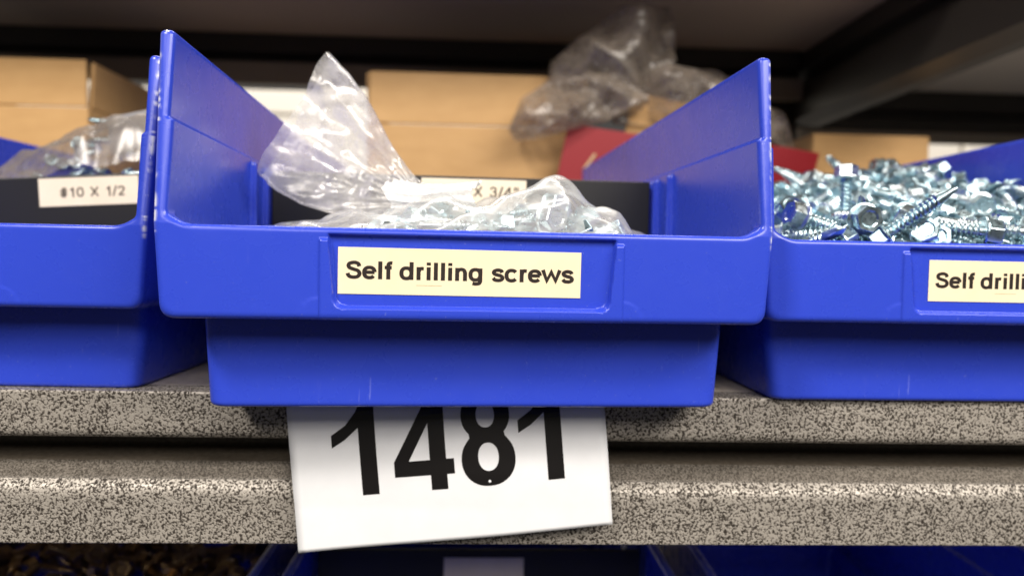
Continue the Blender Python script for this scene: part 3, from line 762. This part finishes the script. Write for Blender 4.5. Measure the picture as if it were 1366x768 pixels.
# ------------------------------------------------------------------ clear film
def crumple(u, v, ext, n, size, amp, seed, long=3.2):
    r = np.random.default_rng(seed); out = np.zeros_like(u)
    for _ in range(n):
        cu, cv = r.uniform(ext[0], ext[1]), r.uniform(ext[2], ext[3]); t = r.uniform(0, math.pi)
        s = size * r.uniform(0.5, 1.6); a = amp * r.normal()
        du, dv = u - cu, v - cv
        d = du * math.cos(t) + dv * math.sin(t); e = -du * math.sin(t) + dv * math.cos(t)
        out += a * np.exp(-(d * d) / (2 * s * s) - (e * e) / (2 * (long * s) ** 2)) * (1 - np.abs(d) / s * 1.2)
    return out
def film(name, X, Y, Z, mat, parent, wrap=False):
    nv, nu = X.shape
    vs = np.stack([X.ravel(), Y.ravel(), Z.ravel()], 1)
    return mesh_obj(name, vs, grid_faces(nu, nv, wrap), mat, parent, smooth=True)

# bag in the centre bin: flared mouth, gathered neck, body over the screws
bag = tag(empty('clear_bag', (0, 0, 0.0)), 'clear plastic bag of screws with its mouth flared open in the centre bin', 'bag')
lower = np.array([(-20, 76), (-30, 71.5), (-42, 70.2), (-56, 71.2), (-70, 74), (-82, 77.4), (-92, 83), (-99, 90)], float)
upper = np.array([(-22, 85), (-30, 91), (-35, 97), (-40, 104), (-46, 115), (-53, 127), (-61, 137), (-69.5, 145.5)], float)
nv, nu = 110, 150
us = np.linspace(0, 1, nv); th = np.linspace(0, 2 * math.pi, nu, endpoint=False)
TH, UU = np.meshgrid(th, us)
front = np.sin(TH) < 0
wgt = 0.5 - 0.5 * np.cos(TH)
# front rim is shorter towards the top, back rim bows out
UU = UU * np.where(front, 1 - 0.05 * np.sin(math.pi * np.clip(wgt, 0, 1)) ** 1.2, 1 + 0.03 * np.sin(math.pi * wgt))
ii = UU * 7
def along(c, t):
    t = np.clip(t, 0, 6.999); k = t.astype(int); w = t - k
    w = w
    return c[k] * (1 - w)[..., None] + c[k + 1] * w[..., None]
Lp, Up = along(lower, ii), along(upper, ii)
over = np.clip(ii - 6.999, 0, None)
PT = Lp * (1 - wgt)[..., None] + Up * wgt[..., None]
PT = PT + over[..., None] * np.array([-9.0, 5.0])
thick = 5 + 13 * np.clip(UU, 0, 1) ** 0.8
Yf = 88 + thick * np.sin(TH) * 0.8
rad = np.hypot(PT[..., 0] + 25, PT[..., 1] - 78); an = np.arctan2(PT[..., 1] - 78, -(PT[..., 0] + 25))
seedoff = np.where(front, 0, 1)
cr = np.where(front, crumple(PT[..., 0], PT[..., 1], (-100, -25, 68, 146), 40, 10, 1.3, 3, 4.0), crumple(PT[..., 0], PT[..., 1], (-100, -25, 68, 146), 40, 10, 1.3, 4, 4.0))
fine = np.where(front, crumple(PT[..., 0], PT[..., 1], (-100, -25, 68, 146), 60, 3.5, 0.35, 5, 5), crumple(PT[..., 0], PT[..., 1], (-100, -25, 68, 146), 60, 3.5, 0.35, 6, 5))
def tri(a): return np.abs((a % 1.0) - 0.5) * 2 - 0.5
sd = np.where(front, 0.0, 0.37)
wv = 0.06 * np.sin(rad * 0.13 + sd * 9)
pleat = (3.4 * tri(an * 1.35 + sd + wv) + 2.0 * tri(an * 2.9 + 2 * sd - wv) + 1.1 * tri(an * 5.3 + 3 * sd + 2 * wv)) * np.clip(rad / 40, 0.25, 1.0) + 1.5 * tri(an * 7.1 + sd) * np.exp(-(rad / 30) ** 2)
Yf = Yf + (cr + fine) * np.clip(UU * 3, 0.25, 1) + pleat
PT = PT + 0.35 * (fine)[..., None]
film('bag_mouth', PT[..., 0], Yf, PT[..., 1], MAT['film'], bag, wrap=True)
# neck
nv, nu = 40, 120
TH, UU = np.meshgrid(np.linspace(0, 2 * math.pi, nu, endpoint=False), np.linspace(0, 1, nv))
cx = -40 + 38 * UU; cz = 80.0 + 1.5 * np.sin(UU * 3.0) - 3.5 * UU
rr = 6.0 + 15 * np.abs(UU - 0.36) ** 1.6 + (0.8 + 1.2 * np.abs(UU - 0.36)) * (np.abs(((TH * 11 / 6.283 + 0.4 * np.sin(UU * 5)) % 1) - 0.5) * 4 - 1) + 0.6 * np.sin(TH * 3 + UU * 6)
film('bag_neck', cx + 2 * np.cos(TH * 3), 74 + rr * np.sin(TH) * 0.9, cz + rr * np.cos(TH) * 0.82, MAT['film_bunch'], bag, wrap=True)
# body
sx = np.array([-100, -92, -84.7, -72, -64, -55.7, -39.5, -26.6, -16, -7, 6.1, 19.2, 27, 32.4, 42.5, 52.6, 65.5, 76, 90], float)
sz = np.array([55, 62, 68.4, 67.0, 68.0, 70.6, 73.6, 78.5, 80.0, 79.0, 79.0, 85.0, 88.0, 87.5, 81.6, 75.5, 67.5, 62, 55], float)
xg = np.linspace(-98, 88, 190); yg = np.linspace(5.5, 128, 110)
XX, YY = np.meshgrid(xg, yg)
S = np.interp(xg, sx, sz)
S = np.convolve(np.pad(S, 3, 'edge'), np.ones(7) / 7, 'valid')
prof_y = np.interp(yg, [5, 10, 24, 45, 75, 95, 115, 128], [0.0, 0.14, 0.55, 0.85, 1.0, 0.96, 0.7, 0.2])
ZZ = 57 + (S[None, :] - 57) * prof_y[:, None]
ZZ = ZZ + crumple(XX, YY, (-98, 88, 5, 128), 150, 10.0, 1.1, 21) + crumple(XX, YY, (-98, 88, 5, 128), 260, 3.2, 0.3, 22)
film('bag_body', XX + crumple(XX, YY, (-98, 88, 5, 128), 120, 6, 0.8, 23), YY, ZZ, MAT['film'], bag)
# screws inside that bag
INB = 'zinc hex-head screw seen blurred through the clear bag in the centre bin'
cnt = 0
for p, q in poses:
    x, y, z = p * 10
    tip = q @ Vector((0, 0, -33))
    if 14 < y < 122 and 12 < y + tip[1] < 128 and abs(x + tip[0]) < 88 and -80 < x < 82 and cnt < 80:
        w = bin_world(bin_c, (x, y, 0))
        s_here = np.interp(w.x * 1000, sx, sz); py = np.interp(y, [5, 10, 24, 45, 75, 95, 115, 128], [0.0, 0.14, 0.55, 0.85, 1.0, 0.96, 0.7, 0.2])
        top = 57 + (s_here - 57) * py
        pile = np.interp(y, [5, 30, 80, 130], [52, 57, 68, 84]) 
        nz = z - pile + top - 12.5
        tipz = (q @ Vector((0, 0, -32)))[2]
        wt = bin_world(bin_c, (x + tip[0], y + tip[1], 0))
        topt = 57 + (np.interp(wt.x * 1000, sx, sz) - 57) * np.interp(y + tip[1], [5, 10, 24, 45, 75, 95, 115, 128], [0.0, 0.14, 0.55, 0.85, 1.0, 0.96, 0.7, 0.2])
        nz = min(nz, top - 8.0, topt - 4.0 - tipz)
        if cnt in {1, 2, 4, 5, 8, 11, 13, 14, 16, 20, 21, 26, 27, 29, 30, 31, 32, 34, 37, 38, 40, 41, 43, 45, 46, 51, 52, 53, 54, 55, 56, 58, 62, 63, 64, 65, 67, 68, 69, 72, 74, 75, 76, 77, 79}: place_screw((w.x, w.y, nz * MM), q, INB, 'screws inside the clear bag')
        cnt += 1

# bag of screws behind the divider of the left bin
lb = tag(empty('clear_bag', (0, 0, 0)), 'dull clear bag of screws behind the left bin divider', 'bag')
xg = np.linspace(-300, -172, 110); yg = np.linspace(174, 290, 90)
XX, YY = np.meshgrid(xg, yg)
S = np.interp(xg, [-300, -285, -262, -240, -225, -205, -190, -172], [92, 101, 113, 127, 136, 140, 141, 130])
prof_y = np.interp(yg, [174, 182, 200, 225, 260, 290], [0.45, 0.72, 0.95, 1.0, 0.8, 0.3])
ZZ = 70 + (S[None] - 70) * prof_y[:, None] + crumple(XX, YY, (-300, -172, 174, 290), 200, 8, 1.3, 31) + crumple(XX, YY, (-300, -172, 174, 290), 350, 3.2, 0.6, 32)
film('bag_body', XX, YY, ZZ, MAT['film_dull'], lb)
pt = box('paper_tag', (-19, 0, -12), (19, 0.6, 12), MAT['tag'], lb)
pt.location = (-0.199, 0.196, 0.126); pt.rotation_euler = (-0.35, -0.25, 0.1)
cnt = 0
for p, q in poses:
    x, y, z = p * 10
    if -66 < x < 60 and y > 130 and cnt < 60:
        w = bin_world(bin_l, (x, y + 10, 0))
        s_here = np.interp(w.x * 1000, [-300, -285, -262, -240, -225, -205, -190, -172], [92, 101, 113, 127, 136, 140, 141, 130])
        py = np.interp(w.y * 1000, [174, 182, 200, 225, 260, 290], [0.45, 0.72, 0.95, 1.0, 0.8, 0.3])
        top = 70 + (s_here - 70) * py
        tipz = (q @ Vector((0, 0, -32)))[2]
        nz = min(z - 92 + top - 7, top - 4 - max(0, tipz * 0.6))
        place_screw((w.x, w.y, nz * MM), q, 'zinc screw seen blurred through the dull bag in the left bin', 'screws inside the left bag', 0.6)
        cnt += 1

# ------------------------------------------------------------------ cartons behind the bins
def carton(label, x0, x1, y0, y1, h, flap, rz=0.0, lean=0.0):
    c = empty('cardboard_box', ((x0 + x1) / 2 * MM, y0 * MM, 0), rz)
    tag(c, label, 'box', 'cardboard boxes behind the bins')
    w = (x1 - x0) / 2; d = y1 - y0
    box('front_panel', (-w, 0, 0.5), (w, 4, h), MAT['card'], c, 0.8)
    box('side_panel', (-w, 4.2, 0.5), (-w + 4, d, h), MAT['card'], c, 0.8)
    box('side_panel', (w - 4, 4.2, 0.5), (w, d, h), MAT['card'], c, 0.8)
    box('back_panel', (-w + 4.2, d - 4, 0.5), (w - 4.2, d, h), MAT['card'], c, 0.8)
    if flap:
        f = box('flap', (-w + 1.5, -2.0, 0), (w - 1.5, 2.0, flap), MAT['card'], c, 0.8)
        f.location = (0, 2.4 * MM, (h + 1.0) * MM); f.rotation_euler = (lean, 0, 0)
        for s in (-1, 1):
            g_ = box('flap', (-2, 8, 0), (2, d - 6, flap), MAT['card'], c, 0.8)
            g_.location = (s * (w - 2) * MM, 0, (h + 0.6) * MM); g_.rotation_euler = (0, s * 0.06, 0)
    return c
carton('cardboard box with upright flap behind the centre bin', -107, 100, 450, 600, 177, 48, 0, -0.05)
carton('cardboard box at the far left, above the dull bag', -520, -361, 450, 610, 184, 42, 0.0, 0.04)
carton('low cardboard box at the right, behind the upright screw', 340, 462, 500, 590, 188, 0)

# red carton with an open top, and the bag lolling out of it
red = tag(empty('red_carton', (0.19, 0.42, 0)), 'red carton behind the centre bin, a clear bag spilling from it', 'carton')
nx = 24; vs = []; fs = []
for k in range(nx + 1):
    t = k / nx; x = -112 + 232 * t
    top = np.interp(t, [0, 0.12, 0.32, 0.5, 0.85, 1.0], [177, 172, 166, 168, 160, 156])
    fl = (t - 0.5) * 2
    x0 = x - 33
    for (yy, zz, xx) in ((4 - 9 * (1 - fl * fl), 0.5, x0), (-10 * (1 - fl * fl), top, x), (3 - 10 * (1 - fl * fl), top, x), (7 - 9 * (1 - fl * fl), 0.5, x0)):
        vs.append((xx, yy, zz))
for k in range(nx):
    for i in range(4):
        j = (i + 1) % 4
        fs.append((k * 4 + i, (k + 1) * 4 + i, (k + 1) * 4 + j, k * 4 + j))
fs += [(0, 1, 2, 3), tuple(range(nx * 4, nx * 4 + 4))[::-1]]
mesh_obj('front_panel', vs, fs, MAT['red'], red, smooth=False)
def shear_box(name, lo, hi):
    o = box(name, lo, hi, MAT['red'], red)
    for v in o.data.vertices: v.co.x -= 0.033 * (1 - v.co.z / 0.165)
shear_box('side_panel', (-106, 8, 0.5), (-102, 150, 150))
shear_box('side_panel', (108, 8, 0.5), (112, 150, 150))
shear_box('back_panel', (-101.5, 148, 0.5), (107.5, 152, 150))
st = box('printed_stripe', (-1.1, 0, -9), (1.1, 0.3, 9), MAT['smudge'], red)
st.location = (-0.093, -0.0046, 0.142); st.rotation_euler = (0, 0.62, -0.10)

def pillow(name, outline, y, t, seed, mat, parent, amp=4.0):
    o = np.array(outline, float); c = o.mean(0)
    nth, nr = 120, 40
    seg = np.concatenate([o, o[:1]]); L = np.r_[0, np.cumsum(np.linalg.norm(np.diff(seg, axis=0), axis=1))]
    tt = np.linspace(0, L[-1], nth, endpoint=False)
    B = np.stack([np.interp(tt, L, seg[:, 0]), np.interp(tt, L, seg[:, 1])], 1)
    for side in (-1, 1):
        s = np.linspace(0, 1, nr)[:, None, None]
        Pp = c + (B[None] - c) * s
        yy = y + side * t * np.sqrt(np.clip(1 - s[..., 0] ** 2, 0, 1)) * np.ones((1, nth))
        ext = (o[:, 0].min(), o[:, 0].max(), o[:, 1].min(), o[:, 1].max())
        yy = yy + crumple(Pp[..., 0], Pp[..., 1], ext, 60, 22, amp * 0.9, seed + side) + crumple(Pp[..., 0], Pp[..., 1], ext, 90, 9, amp * 0.22, seed + 5 + side)
        film(name, Pp[..., 0], yy, Pp[..., 1], mat, parent, wrap=True)
bb = tag(empty('crumpled_bag', (0.0, 0.0, 0.0)), 'large crumpled clear bag spilling over the red carton', 'bag')
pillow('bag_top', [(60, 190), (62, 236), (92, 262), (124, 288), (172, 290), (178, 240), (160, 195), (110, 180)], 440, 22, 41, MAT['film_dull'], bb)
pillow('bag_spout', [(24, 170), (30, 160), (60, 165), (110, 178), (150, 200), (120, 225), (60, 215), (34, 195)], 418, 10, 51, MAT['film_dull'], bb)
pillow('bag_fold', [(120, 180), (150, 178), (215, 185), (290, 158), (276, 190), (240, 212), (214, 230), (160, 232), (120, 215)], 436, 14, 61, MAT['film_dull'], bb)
ib = empty('cardboard_piece', (0.15, 0.432, 0.0)); tag(ib, 'scrap of brown card inside the crumpled bag', 'cardboard')
o = box('sheet', (-48, 0, 120), (50, 3, 205), MAT['card'], ib, 0.5); o.rotation_euler = (-0.02, 0.18, 0)

# white goods across the next aisle
for k, (x0, x1, z1) in enumerate(((-1700, -1010, 520), (-1000, -420, 470), (-410, 260, 500), (800, 1290, 520), (1300, 2100, 470))):
    names = ['white carton far behind, at the far left', 'white carton far behind, right of the left cardboard box', 'white carton far behind the centre bin', 'white carton far behind, right of the low cardboard box', 'white carton far behind at the right edge']
    w = tag(empty('white_carton', ((x0 + x1) / 2 * MM, 1.7, -0.3)), names[k], 'carton', 'white cartons across the next aisle')
    hw = (x1 - x0) / 2
    box('carton_body', (-hw, 0, 0), (hw, 300, 300 + z1 - 60), MAT['white_card'], w, 6)
    box('lid', (-hw - 4, -4, 300 + z1 - 58), (hw + 4, 304, 300 + z1), MAT['white_card'], w, 4)

# ------------------------------------------------------------------ bins on the shelf below
lower_c = make_bin((0.004, 0.056, -0.2455), 0.0, 'blue bin on the shelf below, under the number card', 'blue bins on the lower shelf')
lower_l = make_bin((-0.222, 0.056, -0.2455), 0.0, 'blue bin on the shelf below at the left, holding dim screws', 'blue bins on the lower shelf')
lower_r = make_bin((0.232, 0.05, -0.2455), -0.03, 'blue bin on the shelf below at the right', 'blue bins on the lower shelf')
d2 = divider(lower_c, 124.0, 'black divider in the bin below the number card', None, 0)
l2 = box('label', (-22, 132.4, 104), (26, 132.8, 119.5), MAT['pale'], d2, 0.05)
vs, fs = [], []
for p, q in poses:
    x, y, z = p * 10
    if y < 90: continue
    w = bin_world(lower_l, (-x, y, 0)); base = len(vs); R = np.array(q.to_matrix()); pw = np.array((w.x, w.y, -0.2455 + (z + 12) * MM))
    vs += list(SV @ R.T + pw); fs += [tuple(i + base for i in f) for f in SF]
    base = len(vs)
    for k in range(2):
        for i in range(6):
            t = math.pi / 3 * i; vs.append(R @ (np.array((2.7 * math.cos(t), 2.7 * math.sin(t), -26.0 * k)) * MM) + pw)
    fs += [(base + i, base + (i + 1) % 6, base + 6 + (i + 1) % 6, base + 6 + i) for i in range(6)] + [tuple(range(base + 6, base + 12))]
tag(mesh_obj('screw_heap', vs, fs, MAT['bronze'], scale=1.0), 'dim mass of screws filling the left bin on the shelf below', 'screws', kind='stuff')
cnt = 0
for p, q in poses:
    x, y, z = p * 10
    if -90 < x < 90 and 100 < y < 250 and cnt < 45:
        w = bin_world(lower_l, (x, y, 0))
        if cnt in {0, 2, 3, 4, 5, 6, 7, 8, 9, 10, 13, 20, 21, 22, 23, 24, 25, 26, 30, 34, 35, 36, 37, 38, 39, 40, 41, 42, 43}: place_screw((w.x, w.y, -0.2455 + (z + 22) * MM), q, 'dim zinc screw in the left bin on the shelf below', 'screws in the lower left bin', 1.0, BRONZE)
        cnt += 1
